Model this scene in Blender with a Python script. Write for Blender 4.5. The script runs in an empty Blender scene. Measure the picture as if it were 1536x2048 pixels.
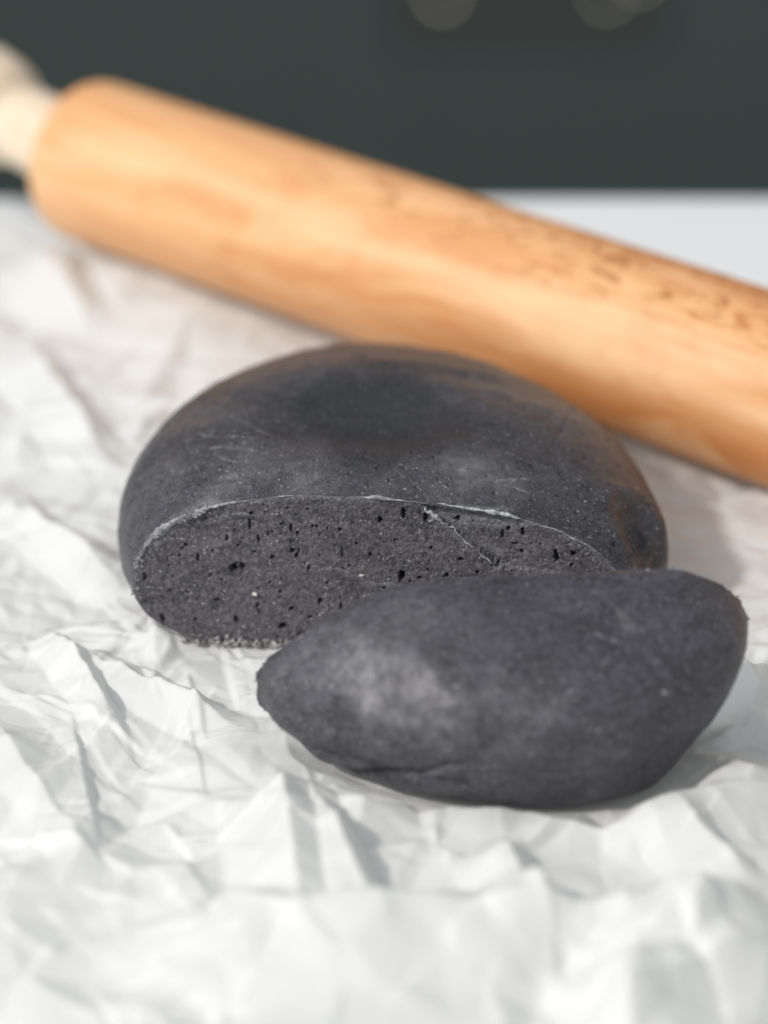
import bpy, math, random
import numpy as np
from mathutils import Vector
from mathutils.geometry import delaunay_2d_cdt

random.seed(7)
SC = bpy.context.scene
COL = SC.collection
CM = 0.01                                   # everything below is laid out in centimetres

# ------------------------------------------------------------------ camera
PITCH, CAM_H, CAM_Y, FPX = math.radians(26.0), 25.7, -46.6, 5317.0
cd = bpy.data.cameras.new('camera')
cd.lens, cd.sensor_fit, cd.sensor_width, cd.sensor_height = 45.0, 'HORIZONTAL', 13.0, 17.333
cd.clip_start, cd.clip_end = 0.01, 50.0
cd.dof.use_dof = True
cd.dof.focus_distance = 0.509
cd.dof.aperture_fstop = 3.1
cam = bpy.data.objects.new('camera', cd)
COL.objects.link(cam)
cam.location = (0, CAM_Y * CM, CAM_H * CM)
cam.rotation_euler = (math.pi / 2 - PITCH, 0, 0)
SC.camera = cam

# ------------------------------------------------------------------ light
world = bpy.data.worlds.new('World')
SC.world = world
world.use_nodes = True
bg = world.node_tree.nodes['Background']
bg.inputs[0].default_value = (0.93, 0.98, 1.0, 1)
bg.inputs[1].default_value = 0.50


def area_lamp(name, direction, dist, power, size, colour):
    ld = bpy.data.lights.new(name, 'AREA')
    ld.shape, ld.size, ld.energy, ld.color = 'DISK', size, power, colour
    o = bpy.data.objects.new(name, ld)
    COL.objects.link(o)
    d = Vector(direction).normalized()
    o.location = d * dist
    o.rotation_euler = d.to_track_quat('Z', 'Y').to_euler()
    return o


area_lamp('key_lamp', (-0.58, -0.48, 0.66), 2.6, 51.0, 0.20, (1.0, 0.955, 0.90))
area_lamp('fill_lamp', (-0.72, -0.10, 0.69), 2.2, 15.0, 1.5, (0.95, 0.98, 1.0))  # soft fill lamp added out of view, as from a window at left

SC.view_settings.view_transform = 'Standard'
SC.view_settings.look = 'None'
SC.view_settings.exposure = 0.0
SC.view_settings.gamma = 1.0
SC.view_settings.use_curve_mapping = False

# ------------------------------------------------------------------ helpers
CP, SP = math.cos(PITCH), math.sin(PITCH)


def project(P):
    P = np.asarray(P, float)
    d = P - np.array([0, CAM_Y, CAM_H])
    f = d[..., 1] * CP - d[..., 2] * SP
    u = d[..., 1] * SP + d[..., 2] * CP
    return np.stack([768 + FPX * d[..., 0] / f, 1024 - FPX * u / f], -1)


def ray(px, py):
    x, u = (px - 768) / FPX, (1024 - py) / FPX
    return np.array([x, CP + u * SP, -SP + u * CP])


def at_height(px, py, z=0.0):
    r = ray(px, py)
    t = (z - CAM_H) / r[2]
    return np.array([r[0] * t, CAM_Y + r[1] * t, z])


_tab = np.random.default_rng(11).random((64, 64, 64)).astype(np.float32)


def vnoise(P):
    i = np.floor(P).astype(np.int64)
    f = P - i
    f = f * f * f * (f * (f * 6 - 15) + 10)
    i &= 63
    j = (i + 1) & 63
    x0, y0, z0 = i[..., 0], i[..., 1], i[..., 2]
    x1, y1, z1 = j[..., 0], j[..., 1], j[..., 2]
    fx, fy, fz = f[..., 0], f[..., 1], f[..., 2]
    a = _tab[x0, y0, z0] * (1 - fx) + _tab[x1, y0, z0] * fx
    b = _tab[x0, y1, z0] * (1 - fx) + _tab[x1, y1, z0] * fx
    c = _tab[x0, y0, z1] * (1 - fx) + _tab[x1, y0, z1] * fx
    d = _tab[x0, y1, z1] * (1 - fx) + _tab[x1, y1, z1] * fx
    return ((a * (1 - fy) + b * fy) * (1 - fz) + (c * (1 - fy) + d * fy) * fz) * 2 - 1


def fbm(P, scale, octs=3, gain=0.5):
    o, a, s = 0, 1.0, scale
    for k in range(octs):
        o = o + a * vnoise(P * s + 17.3 * k)
        a *= gain
        s *= 2.03
    return o


def sstep(a, b, x):
    if a > b:
        return 1 - sstep(b, a, x)
    t = np.clip((x - a) / (b - a), 0, 1)
    return t * t * (3 - 2 * t)


def seg_dist(P, pts):
    best = np.full(P.shape[:-1], 1e9)
    tt = np.zeros(P.shape[:-1])
    pts = [np.asarray(p, float) for p in pts]
    n = len(pts) - 1
    for k in range(n):
        a, b = pts[k], pts[k + 1]
        ab = b - a
        t = np.clip(((P - a) @ ab) / (ab @ ab), 0, 1)
        d = np.linalg.norm(P - a - t[..., None] * ab, axis=-1)
        m = d < best
        best = np.where(m, d, best)
        tt = np.where(m, (k + t) / n, tt)
    return best, tt


def grid_faces(nr, nc, wrap=False, off=0):
    r = np.arange(nr - 1)[:, None]
    c = np.arange(nc if wrap else nc - 1)[None, :]
    c2 = (c + 1) % nc
    return (np.stack([r * nc + c, r * nc + c2, (r + 1) * nc + c2, (r + 1) * nc + c], -1).reshape(-1, 4) + off)


def mesh_np(name, verts, quads, origin=(0, 0, 0), smooth=True, attrs=None):
    me = bpy.data.meshes.new(name)
    v = ((np.asarray(verts) - np.asarray(origin)) * CM).astype(np.float32)
    q = np.asarray(quads, np.int32)
    k = q.shape[1]
    me.vertices.add(len(v))
    me.vertices.foreach_set('co', v.ravel())
    me.loops.add(q.size)
    me.loops.foreach_set('vertex_index', q.ravel())
    me.polygons.add(len(q))
    me.polygons.foreach_set('loop_start', np.arange(0, q.size, k, dtype=np.int32))
    me.polygons.foreach_set('use_smooth', np.full(len(q), smooth))
    me.update(calc_edges=True)
    for n, arr in (attrs or {}).items():
        me.attributes.new(n, 'FLOAT', 'POINT').data.foreach_set('value', np.asarray(arr, np.float32).ravel())
    return me


def link(name, me, mat=None, parent=None):
    o = bpy.data.objects.new(name, me)
    COL.objects.link(o)
    if mat:
        me.materials.append(mat)
    o.parent = parent
    return o


def tag(o, label=None, cat=None, group=None, kind=None):
    for k, v in (('label', label), ('category', cat), ('group', group), ('kind', kind)):
        if v:
            o[k] = v
    return o


def empty(name, loc):
    o = bpy.data.objects.new(name, None)
    COL.objects.link(o)
    o.empty_display_size = 0.01
    o.location = [c * CM for c in loc]
    return o


# ------------------------------------------------------------------ materials
class NT:
    def __init__(self, name):
        self.m = bpy.data.materials.new(name)
        self.m.use_nodes = True
        self.t = self.m.node_tree
        self.b = self.t.nodes['Principled BSDF']
        self.out = self.t.nodes['Material Output']
        self.tc = self.t.nodes.new('ShaderNodeTexCoord')

    def n(self, typ, **kw):
        nd = self.t.nodes.new(typ)
        for k, v in kw.items():
            setattr(nd, k, v)
        return nd

    def l(self, a, b):
        self.t.links.new(a, b)

    def mapping(self, scale=(1, 1, 1), rot=(0, 0, 0)):
        mp = self.n('ShaderNodeMapping')
        mp.inputs['Scale'].default_value = scale
        mp.inputs['Rotation'].default_value = rot
        self.l(self.tc.outputs['Object'], mp.inputs['Vector'])
        return mp.outputs[0]

    def noise(self, scale, detail=4, rough=0.55, vec=None, dist=0.0):
        nd = self.n('ShaderNodeTexNoise')
        nd.inputs['Scale'].default_value = scale
        nd.inputs['Detail'].default_value = detail
        nd.inputs['Roughness'].default_value = rough
        nd.inputs['Distortion'].default_value = dist
        self.l(vec if vec else self.tc.outputs['Object'], nd.inputs['Vector'])
        return nd.outputs['Fac']

    def ramp(self, fac, stops):
        r = self.n('ShaderNodeValToRGB')
        e = r.color_ramp.elements
        while len(e) < len(stops):
            e.new(0.5)
        for k, (p, c) in enumerate(stops):
            e[k].position = p
            e[k].color = (*c, 1) if len(c) == 3 else c
        self.l(fac, r.inputs[0])
        return r.outputs[0]

    def val(self, fac, a, b):
        m = self.n('ShaderNodeMapRange')
        self.l(fac, m.inputs[0])
        m.inputs[1].default_value, m.inputs[2].default_value = a, b
        return m.outputs[0]

    def mix(self, fac, a, b):
        x = self.n('ShaderNodeMix', data_type='RGBA')
        if isinstance(fac, (int, float)):
            x.inputs[0].default_value = fac
        else:
            self.l(fac, x.inputs[0])
        for v, i in ((a, 6), (b, 7)):
            if isinstance(v, tuple):
                x.inputs[i].default_value = (*v, 1)
            else:
                self.l(v, x.inputs[i])
        return x.outputs[2]

    def math(self, op, a, b):
        x = self.n('ShaderNodeMath', operation=op)
        for v, i in ((a, 0), (b, 1)):
            if isinstance(v, (int, float)):
                x.inputs[i].default_value = v
            else:
                self.l(v, x.inputs[i])
        return x.outputs[0]

    def attr(self, name):
        a = self.n('ShaderNodeAttribute', attribute_name=name)
        return a.outputs['Fac']

    def bump(self, h, strength, dist, prev=None):
        b = self.n('ShaderNodeBump')
        b.inputs['Strength'].default_value = strength
        b.inputs['Distance'].default_value = dist
        self.l(h, b.inputs['Height'])
        if prev:
            self.l(prev, b.inputs['Normal'])
        return b.outputs[0]


def charcoal(name, cut=False, marks=True, tint=1.0):
    t = NT(name)
    lo, hi = ((0.050, 0.048, 0.057), (0.108, 0.103, 0.117)) if cut else ((0.0090, 0.0088, 0.0135), (0.048, 0.0462, 0.059))
    lo = tuple(c * tint for c in lo)
    hi = tuple(c * tint for c in hi)
    big = t.val(t.noise(190, 9, 0.72, t.mapping((0.55, 0.8, 1.0), (0.2, 0.35, 0.1)), 0.8), 0.40, 0.62)
    col = t.mix(big, lo, hi)
    fine = t.val(t.noise(1250, 3, 0.8), 0.42, 0.64)
    col = t.mix(t.math('MULTIPLY', fine, 0.75 if cut else 0.55), col, tuple(c * 1.9 for c in hi))
    dark = t.val(t.noise(1050, 3, 0.75), 0.50, 0.36)
    col = t.mix(t.math('MULTIPLY', dark, 0.5 if cut else 0.75), col, tuple(c * 0.5 for c in lo))
    st = t.val(t.noise(260, 4, 0.6, t.mapping((0.35, 1, 1.0), (0.3, 0.5, 0.2)), 0.5), 0.46, 0.30)
    col = t.mix(t.math('MULTIPLY', st, 0.55), col, tuple(c * 0.6 for c in lo))
    # pale chalky smears
    sm = t.val(t.noise(170, 5, 0.7, t.mapping((1, 1, 2.2)), 0.8), 0.60, 0.76)
    col = t.mix(t.math('MULTIPLY', sm, 0.5), col, (0.15, 0.155, 0.175))
    # tiny light specks, sparkle painted as colour, and dark specks
    sp = t.val(t.noise(1650, 1, 0.5), 0.68, 0.74)
    col = t.mix(t.math('MULTIPLY', sp, 0.85 if cut else 0.6), col, (0.55, 0.55, 0.57))
    dk = t.val(t.noise(1100, 2, 0.5), 0.30, 0.25)
    col = t.mix(t.math('MULTIPLY', dk, 0.8), col, (0.016, 0.016, 0.019))
    if marks:
        col = t.mix(t.math('MULTIPLY', t.attr('dark_patch'), 0.6), col, tuple(c * 0.7 for c in lo))  # darker patch mixed into the colour
        dust_sheen = t.math('MULTIPLY', t.attr('dust_sheen'), t.val(t.noise(300, 6, 0.7), 0.30, 0.70))  # flour dusting and sheen, both painted into the base colour
        col = t.mix(dust_sheen, col, (0.40, 0.39, 0.415) if tint > 1.4 else (0.31, 0.30, 0.325))
        mk = t.math('MULTIPLY', t.attr('mark'), t.val(t.noise(1300, 4, 0.7), 0.36, 0.64))
        col = t.mix(t.math('MINIMUM', mk, 1.0), col, (0.40, 0.40, 0.415))
    t.l(col, t.b.inputs['Base Color'])
    ro = t.n('ShaderNodeMapRange')
    t.l(t.noise(330, 4), ro.inputs[0])
    ro.inputs[3].default_value, ro.inputs[4].default_value = (0.60, 0.85) if cut else (0.40, 0.60)
    gl = t.val(t.noise(2300, 1, 0.5), 0.62, 0.70)
    t.l(t.math('SUBTRACT', ro.outputs[0], t.math('MULTIPLY', gl, 0.25)), t.b.inputs['Roughness'])
    t.b.inputs['Specular IOR Level'].default_value = 0.35 if cut else 0.36
    t.b.inputs['Coat Weight'].default_value = 0.0 if cut else 0.38
    t.b.inputs['Coat Roughness'].default_value = 0.40
    b1 = t.bump(t.noise(420, 5, 0.7), 0.5, 0.0007)
    b2 = t.bump(t.noise(1500, 4, 0.78), 1.0, 0.0006, b1)
    t.l(b2, t.b.inputs['Normal'])
    return t.m


def pale_crumb(name, a, b):
    t = NT(name)
    col = t.mix(t.val(t.noise(800, 4, 0.7), 0.35, 0.65), a, b)
    t.l(col, t.b.inputs['Base Color'])
    t.b.inputs['Roughness'].default_value = 0.7
    t.l(t.bump(t.noise(1800, 3), 0.6, 0.0003), t.b.inputs['Normal'])
    return t.m


def paper_mat():
    t = NT('parchment_paper')
    col = t.mix(t.noise(60, 5, 0.6), (0.83, 0.835, 0.83), (0.88, 0.88, 0.875))
    fib = t.val(t.noise(900, 3, 0.6, t.mapping((1, 0.35, 1))), 0.3, 0.8)
    col = t.mix(t.math('MULTIPLY', fib, 0.10), col, (0.74, 0.745, 0.74))
    t.l(col, t.b.inputs['Base Color'])
    t.b.inputs['Roughness'].default_value = 0.48
    t.b.inputs['Specular IOR Level'].default_value = 0.35
    t.l(t.bump(t.noise(700, 4, 0.6), 0.25, 0.0003), t.b.inputs['Normal'])
    tr = t.n('ShaderNodeBsdfTranslucent')
    tr.inputs[0].default_value = (0.9, 0.9, 0.88, 1)
    mx = t.n('ShaderNodeMixShader')
    mx.inputs[0].default_value = 0.33
    t.l(t.b.outputs[0], mx.inputs[1])
    t.l(tr.outputs[0], mx.inputs[2])
    t.l(mx.outputs[0], t.out.inputs[0])
    return t.m


def wood_mat(name, lo, hi, fleck):
    t = NT(name)
    g = t.noise(70, 5, 0.6, t.mapping((0.10, 1, 1)), 0.7)
    col = t.mix(t.val(g, 0.32, 0.68), lo, hi)
    g2 = t.val(t.noise(420, 3, 0.6, t.mapping((0.035, 1, 1))), 0.40, 0.75)
    col = t.mix(t.math('MULTIPLY', g2, 0.34), col, fleck)
    bl = t.val(t.noise(55, 4, 0.65, t.mapping((0.38, 1, 1)), 1.2), 0.50, 0.72)
    col = t.mix(t.math('MULTIPLY', bl, 0.62), col, fleck)
    pl = t.val(t.noise(42, 4, 0.6, t.mapping((0.22, 1, 1.3)), 0.8), 0.50, 0.75)
    col = t.mix(t.math('MULTIPLY', pl, 0.8), col, tuple(min(0.9, c * 1.12 + 0.05) for c in hi))
    sp = t.val(t.noise(190, 4, 0.7, t.mapping((0.42, 1, 1)), 1.4), 0.52, 0.61)
    sx = t.n('ShaderNodeSeparateXYZ')
    t.l(t.tc.outputs['Object'], sx.inputs[0])
    hi_side = t.math('MULTIPLY', t.val(sx.outputs[2], 0.0125, 0.0185), t.val(sx.outputs[0], 0.06, 0.13))
    col = t.mix(t.math('MULTIPLY', t.math('MULTIPLY', sp, hi_side), 0.9), col, tuple(c * 0.75 for c in fleck))
    lo_side = t.math('MULTIPLY', t.val(sx.outputs[2], 0.004, -0.006), t.val(sx.outputs[0], 0.10, 0.16))
    rd = t.val(t.noise(38, 3, 0.5, t.mapping((0.35, 1, 1)), 0.6), 0.42, 0.50)
    col = t.mix(t.math('MULTIPLY', t.math('MULTIPLY', rd, lo_side), 0.8), col, tuple(c * 1.05 for c in fleck))  # loaf shadow and grain painted in as a redder patch
    t.l(col, t.b.inputs['Base Color'])
    t.b.inputs['Roughness'].default_value = 0.5
    t.b.inputs['Specular IOR Level'].default_value = 0.35
    t.l(t.bump(t.noise(500, 3, 0.6, t.mapping((0.06, 1, 1))), 0.25, 0.0004), t.b.inputs['Normal'])
    return t.m


def plain_mat(name, a, b, scale, rough, bump=0.1):
    t = NT(name)
    t.l(t.mix(t.noise(scale, 4), a, b), t.b.inputs['Base Color'])
    t.b.inputs['Roughness'].default_value = rough
    t.l(t.bump(t.noise(scale * 12, 3), bump, 0.0005), t.b.inputs['Normal'])
    return t.m


M_SKIN = charcoal('charcoal_skin', tint=1.1)
M_CUT = charcoal('charcoal_cut', cut=True, tint=1.25)
M_SLICE = charcoal('charcoal_slice_skin', tint=1.45)
M_SLICECUT = charcoal('charcoal_slice_cut', cut=True, marks=False)
M_EDGE = pale_crumb('torn_edge', (0.10, 0.10, 0.108), (0.40, 0.405, 0.42))
M_LIP = pale_crumb('pale_lip', (0.20, 0.21, 0.22), (0.50, 0.52, 0.54))
M_CRUMB = pale_crumb('grey_crumb', (0.10, 0.096, 0.10), (0.50, 0.47, 0.46))
M_FLAKE = pale_crumb('skin_flake', (0.085, 0.083, 0.092), (0.34, 0.335, 0.345))
M_GRAIN = pale_crumb('white_grain', (0.42, 0.41, 0.38), (0.78, 0.76, 0.70))
M_PAPER = paper_mat()
M_WOOD = wood_mat('roller_wood', (0.69, 0.34, 0.15), (0.85, 0.50, 0.26), (0.54, 0.19, 0.050))
M_HANDLE = wood_mat('handle_wood', (0.74, 0.60, 0.45), (0.84, 0.72, 0.58), (0.58, 0.40, 0.27))
M_TABLE = plain_mat('white_tabletop', (0.80, 0.81, 0.83), (0.83, 0.84, 0.86), 30, 0.35, 0.05)
M_WALL = plain_mat('dark_green_wall', (0.080, 0.102, 0.096), (0.090, 0.113, 0.107), 6, 0.7)
M_PANEL = plain_mat('dark_panel', (0.070, 0.078, 0.075), (0.076, 0.083, 0.080), 20, 0.5)

# ------------------------------------------------------------------ setting: table and wall
TABLE_Z = -0.55
edge_y = at_height(768, 392, TABLE_Z)[1]


def box_mesh(name, x0, x1, y0, y1, z0, z1, bev=0.0, origin=(0, 0, 0)):
    import bmesh
    bm = bmesh.new()
    vs = [bm.verts.new(((x - origin[0]) * CM, (y - origin[1]) * CM, (z - origin[2]) * CM))
          for z in (z0, z1) for (x, y) in ((x0, y0), (x1, y0), (x1, y1), (x0, y1))]
    for f in ((3, 2, 1, 0), (4, 5, 6, 7), (0, 1, 5, 4), (1, 2, 6, 5), (2, 3, 7, 6), (3, 0, 4, 7)):
        bm.faces.new([vs[i] for i in f])
    if bev:
        bmesh.ops.bevel(bm, geom=list(bm.edges), offset=bev * CM, segments=3, affect='EDGES')
    me = bpy.data.meshes.new(name)
    bm.to_mesh(me)
    bm.free()
    return me


tb = link('table', box_mesh('table', -70, 70, -60, edge_y, TABLE_Z - 2.4, TABLE_Z, 0.25), M_TABLE)
tag(tb, 'smooth white tabletop behind and under the crumpled paper', 'table')
WALL_Y = 430.0
wl = link('wall', box_mesh('wall', -300, 300, WALL_Y, WALL_Y + 10, -160, 190), M_WALL)
tag(wl, kind='structure')
fl = link('floor', box_mesh('floor', -300, 300, -220, WALL_Y, -165, -160), M_WALL)
tag(fl, kind='structure')


def on_wall(px, py, y):
    r = ray(px, py)
    t = (y - CAM_Y) / r[1]
    return np.array([r[0] * t, y, CAM_H + r[2] * t])


# dark panel with three glints made as glowing discs, at the top edge of the picture
pa, pb = on_wall(790, 82, WALL_Y), on_wall(1335, -260, WALL_Y)
pan = empty('control_panel', (0.5 * (pa[0] + pb[0]), WALL_Y - 1.0, pa[2]))
o0 = np.array(pan.location) / CM
link('plate', box_mesh('plate', pa[0], pb[0], WALL_Y - 1.0, WALL_Y - 0.02, pa[2], pb[2], 0.2, o0), M_PANEL, pan)
lt = NT('glint_glow')
lt.b.inputs['Base Color'].default_value = (0.5, 0.48, 0.42, 1)
lt.b.inputs['Emission Color'].default_value = (1.0, 0.88, 0.68, 1)
lt.b.inputs['Emission Strength'].default_value = 2.3
for k, (lx, ly, rr) in enumerate(((885, -8, 0.66), (1213, -8, 0.54), (1276, -42, 0.54))):
    c = on_wall(lx, ly, WALL_Y - 1.0)
    a = np.linspace(0, 2 * np.pi, 24, endpoint=False)
    prof = [(rr, 0.0), (rr, 0.15), (rr * 0.8, 0.3), (rr * 0.4, 0.38), (0.001, 0.4)]
    V = np.array([[[c[0] + r * math.cos(x), c[1] - d, c[2] + r * math.sin(x)] for x in a] for r, d in prof])
    link('glint_disc', mesh_np('glint_disc', V.reshape(-1, 3), grid_faces(len(prof), 24, True), o0), lt.m, pan)
tag(pan, 'dark panel with blurred pale round glints on the background wall', 'panel')

# ------------------------------------------------------------------ rolling pin axis (needed by the paper)
PIN_R0, PIN_R1 = 2.16, 2.08          # left and right radius
PIN_A = at_height(158, 313, 3.05)     # left end of the roller
PIN_B = at_height(1536, 775, 2.25)   # where it leaves the picture
PDIR = (PIN_B - PIN_A) / np.linalg.norm(PIN_B - PIN_A)
PIN_LEN = np.linalg.norm(PIN_B - PIN_A) + 5.0

# ------------------------------------------------------------------ loaf: the implicit body
LQ = dict(xc=0.132, yc=2.61, a=5.578, b=4.865, n=2.44, h=3.871, z0=1.335, mu=2.374, ml=2.4, base=0.609,
          yk=-0.139, k=-0.091, sx=-0.063, nb=1.84, bb=7.262, rot=0.076, tx=-0.009)


def loaf_inside(P):
    q = LQ
    x, y, z = P[..., 0] - q['xc'], P[..., 1] - q['yc'], P[..., 2] / (1 + q['tx'] * P[..., 0])
    cr, sr = math.cos(q['rot']), math.sin(q['rot'])
    x, y = x * cr + y * sr, -x * sr + y * cr
    nn = np.where(y > 0, q['nb'], q['n'])
    bb = np.where(y > 0, q['bb'], q['b'])
    rho = (np.abs(x / q['a']) ** nn + np.abs(y / bb) ** nn) ** (1 / nn)
    up = np.clip(rho, 0, 9) ** q['mu'] + np.clip((z - q['z0']) / (q['h'] - q['z0']), 0, 9) ** q['mu']
    lo = (np.clip((rho - q['base']) / (1 - q['base']), 0, 9) ** q['ml']
          + np.clip((q['z0'] - z) / q['z0'], 0, 9) ** q['ml'])
    return np.where(z >= q['z0'], up, lo) < 1


def loaf_reach(O, D, far):
    lo, hi = np.zeros(D.shape[:-1]), np.full(D.shape[:-1], far)
    for _ in range(26):
        m = 0.5 * (lo + hi)
        ins = loaf_inside(O + D * m[..., None])
        lo = np.where(ins, m, lo)
        hi = np.where(ins, hi, m)
    return lo


NRM = np.array([LQ['sx'], -1.0, LQ['k']])
NRM /= np.linalg.norm(NRM)
FC = np.array([0.0, 0, 1.45])
FC[1] = LQ['yk'] + LQ['k'] * FC[2] + LQ['sx'] * FC[0]
E1 = np.cross(NRM, [0, 0, -1.0])
E1 /= np.linalg.norm(E1)
if E1[0] < 0:
    E1 = -E1
E2 = np.cross(E1, NRM)
if E2[2] < 0:
    E2 = -E2


def on_cut(px, py):
    r = ray(px, py)
    O = np.array([0, CAM_Y, CAM_H])
    t = ((FC - O) @ NRM) / (r @ NRM)
    return O + r * t


LO = np.array([0.1, -0.2, 0.0])
loaf = empty('charcoal_dough_loaf', LO)
tag(loaf, 'large black dough loaf with a flat porous cut face, behind the smaller piece', 'dough')

NCOL, NSK, NFACE = 1100, 330, 230
# rim columns, spaced by arc length (the top and sides get more)
ph0 = np.linspace(0, 2 * np.pi, 4001)
d0 = np.cos(ph0)[:, None] * E1 + np.sin(ph0)[:, None] * E2
r0 = FC + d0 * loaf_reach(FC, d0, 12.0)[:, None]
seg = np.linalg.norm(np.diff(r0, axis=0), axis=1) * np.where(r0[1:, 2] > 0.25, 1.0, 0.35)
arc = np.concatenate([[0], np.cumsum(seg)])
ph = np.interp(np.linspace(0, arc[-1], NCOL, endpoint=False), arc, ph0)
dc = np.cos(ph)[:, None] * E1 + np.sin(ph)[:, None] * E2
rim = FC + dc * loaf_reach(FC, dc, 12.0)[:, None]
rim = rim + dc * (0.022 * fbm(rim, 3.0, 3))[:, None] * sstep(0.1, 0.5, rim[:, 2])[:, None]

# cut face -------------------------------------------------------------
tt = np.linspace(0.004, 1, NFACE) ** 0.85
FV = FC + tt[:, None, None] * (rim - FC)[None]
PORES = [(467, 1136, 10, 9), (485, 1134, 6, 7), (566, 1252, 7, 9), (641, 1205, 4, 9), (546, 1113, 5, 5), (585, 1101, 5, 6),
         (594, 1109, 4, 7), (473, 1238, 4, 8), (325, 1238, 5, 11), (290, 1152, 4, 12), (397, 1115, 3, 9), (454, 1078, 3, 9),
         (517, 1080, 3, 9), (499, 1051, 3, 13), (503, 1027, 4, 5), (575, 1016, 4, 3), (616, 1017, 3, 3), (761, 1039, 5, 7),
         (680, 1058, 4, 5), (712, 1086, 4, 4), (634, 1054, 3, 5), (626, 1052, 3, 3), (596, 1066, 3, 5), (583, 1220, 4, 5),
         (620, 1236, 4, 5), (372, 1090, 4, 5), (359, 1111, 3, 5), (284, 1217, 4, 6), (477, 1092, 4, 4), (618, 1135, 3, 7),
         (741, 1109, 3, 5), (804, 1153, 9, 13), (839, 1156, 5, 5), (820, 1163, 3, 5), (913, 1043, 7, 6), (807, 1026, 5, 13),
         (852, 1036, 5, 10), (921, 1119, 7, 5), (894, 1151, 5, 5), (955, 1144, 5, 4), (995, 1132, 5, 6), (1044, 1106, 5, 5),
         (1046, 1068, 4, 9), (1017, 1062, 5, 5), (1031, 1091, 6, 3), (1114, 1117, 6, 11), (1148, 1108, 5, 6), (1144, 1130, 4, 6),
         (1112, 1104, 4, 5), (862, 1096, 4, 3), (790, 1079, 3, 4), (540, 1165, 3, 4), (700, 1130, 3, 4), (436, 1200, 4, 4),
         (515, 1210, 3, 6), (340, 1180, 3, 5), (420, 1150, 3, 6), (560, 1185, 3, 5), (655, 1165, 3, 4), (390, 1240, 3, 6)]
rng = np.random.default_rng(5)
U = (FV - FC) @ E1
W = (FV - FC) @ E2
dep = np.zeros(U.shape)
PXCM = 0.0099
plist = []
for (a, b, rx, rz) in PORES:
    p = on_cut(a, b) - FC
    plist.append((p @ E1, p @ E2, rx * PXCM * 0.98, rz * PXCM * 1.05, 1.15))
for _ in range(110):
    w = rng.random()
    r = 0.014 + 0.022 * w ** 3
    cu, cw = [(p[0], p[1]) for p in plist[:60]][rng.integers(0, 60)]
    plist.append((cu + rng.normal(0, 0.38), cw + rng.normal(0, 0.22), r, r * rng.uniform(0.8, 3.4), rng.uniform(0.3, 1.0)))
nu = fbm(FV, 14.0, 2)
nw = fbm(FV + 31.0, 14.0, 2)
for (pu, pw, ru, rw, k) in plist:
    m = (np.abs(U - pu) < ru * 2.2) & (np.abs(W - pw) < rw * 2.2)
    if not m.any():
        continue
    q = np.sqrt(((U[m] - pu) / ru + 0.40 * nu[m]) ** 2 + ((W[m] - pw) / rw + 0.40 * nw[m]) ** 2)
    dep[m] = np.maximum(dep[m], k * (1.9 * min(ru, rw) + 0.035) * (1 - sstep(0.55, 1.12, q)))
# the second, slightly sunken facet right of the knife line
KA, KB = on_cut(848, 1016), on_cut(987, 1126)
kab = (KB - KA)
kl = np.linalg.norm(kab)
kd = kab / kl
kn = np.cross(kd, NRM)
if kn @ E1 < 0:
    kn = -kn
s_al = (FV - KA) @ kd
s_pe = (FV - KA) @ kn + 0.02 * nu
facet = (sstep(0.0, 0.05, s_pe) * sstep(0.0, 0.28, (1 - np.broadcast_to(tt[:, None], U.shape)) * np.linalg.norm(rim - FC, axis=-1)[None]) * np.clip(1 - s_pe / 1.9, 0, 1) * (1 - sstep(kl * 0.95, kl * 1.5, s_al))
         * sstep(-0.4, 0.0, s_al))
dep = dep + 0.13 * facet
dep = dep + 0.030 * fbm(FV, 1.1, 2) + 0.010 * fbm(FV, 9.0, 3) + 0.006 * fbm(FV, 30.0, 2)
edge_fade = 1 - sstep(0.975, 1.0, np.broadcast_to(tt[:, None], U.shape))
FVd = FV - NRM * (dep * edge_fade)[..., None]
# pale marks on the cut: broken chalky streaks
markF = np.zeros(U.shape)
for pts, wd, amp in (([(620, 1130), (690, 1140), (745, 1167), (790, 1170)], 0.030, 0.7),
                     ([(440, 1036), (470, 1028), (500, 1027)], 0.05, 0.8),
                     ([(880, 1034), (950, 1046), (1010, 1050), (1060, 1044)], 0.22, 0.75),
                     ([(905, 1055), (960, 1085), (1000, 1110)], 0.16, 0.45),
                     ([(990, 1134), (1060, 1140), (1130, 1145)], 0.07, 0.6),
                     ([(272, 1124), (300, 1094), (340, 1056), (394, 1024)], 0.15, 0.6)):
    dd, _t = seg_dist(FV, [on_cut(*p) for p in pts])
    markF = np.maximum(markF, amp * (1 - sstep(wd * 0.3, wd, dd + 0.04 * nu)))
rimd = (1 - np.broadcast_to(tt[:, None], U.shape)) * np.linalg.norm(rim - FC, axis=-1)[None]
top_ = sstep(0.8, 1.8, FV[..., 2])
markF = np.maximum(markF, 0.45 * (1 - sstep(0.02, 0.13, rimd + 0.05 * nw)) * top_)
link('cut_face', mesh_np('cut_face', FVd.reshape(-1, 3), grid_faces(NFACE, NCOL, True), LO,
                         attrs={'mark': markF, 'dust_sheen': np.zeros(U.shape), 'dark_patch': np.zeros(U.shape)}), M_CUT, loaf)

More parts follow.
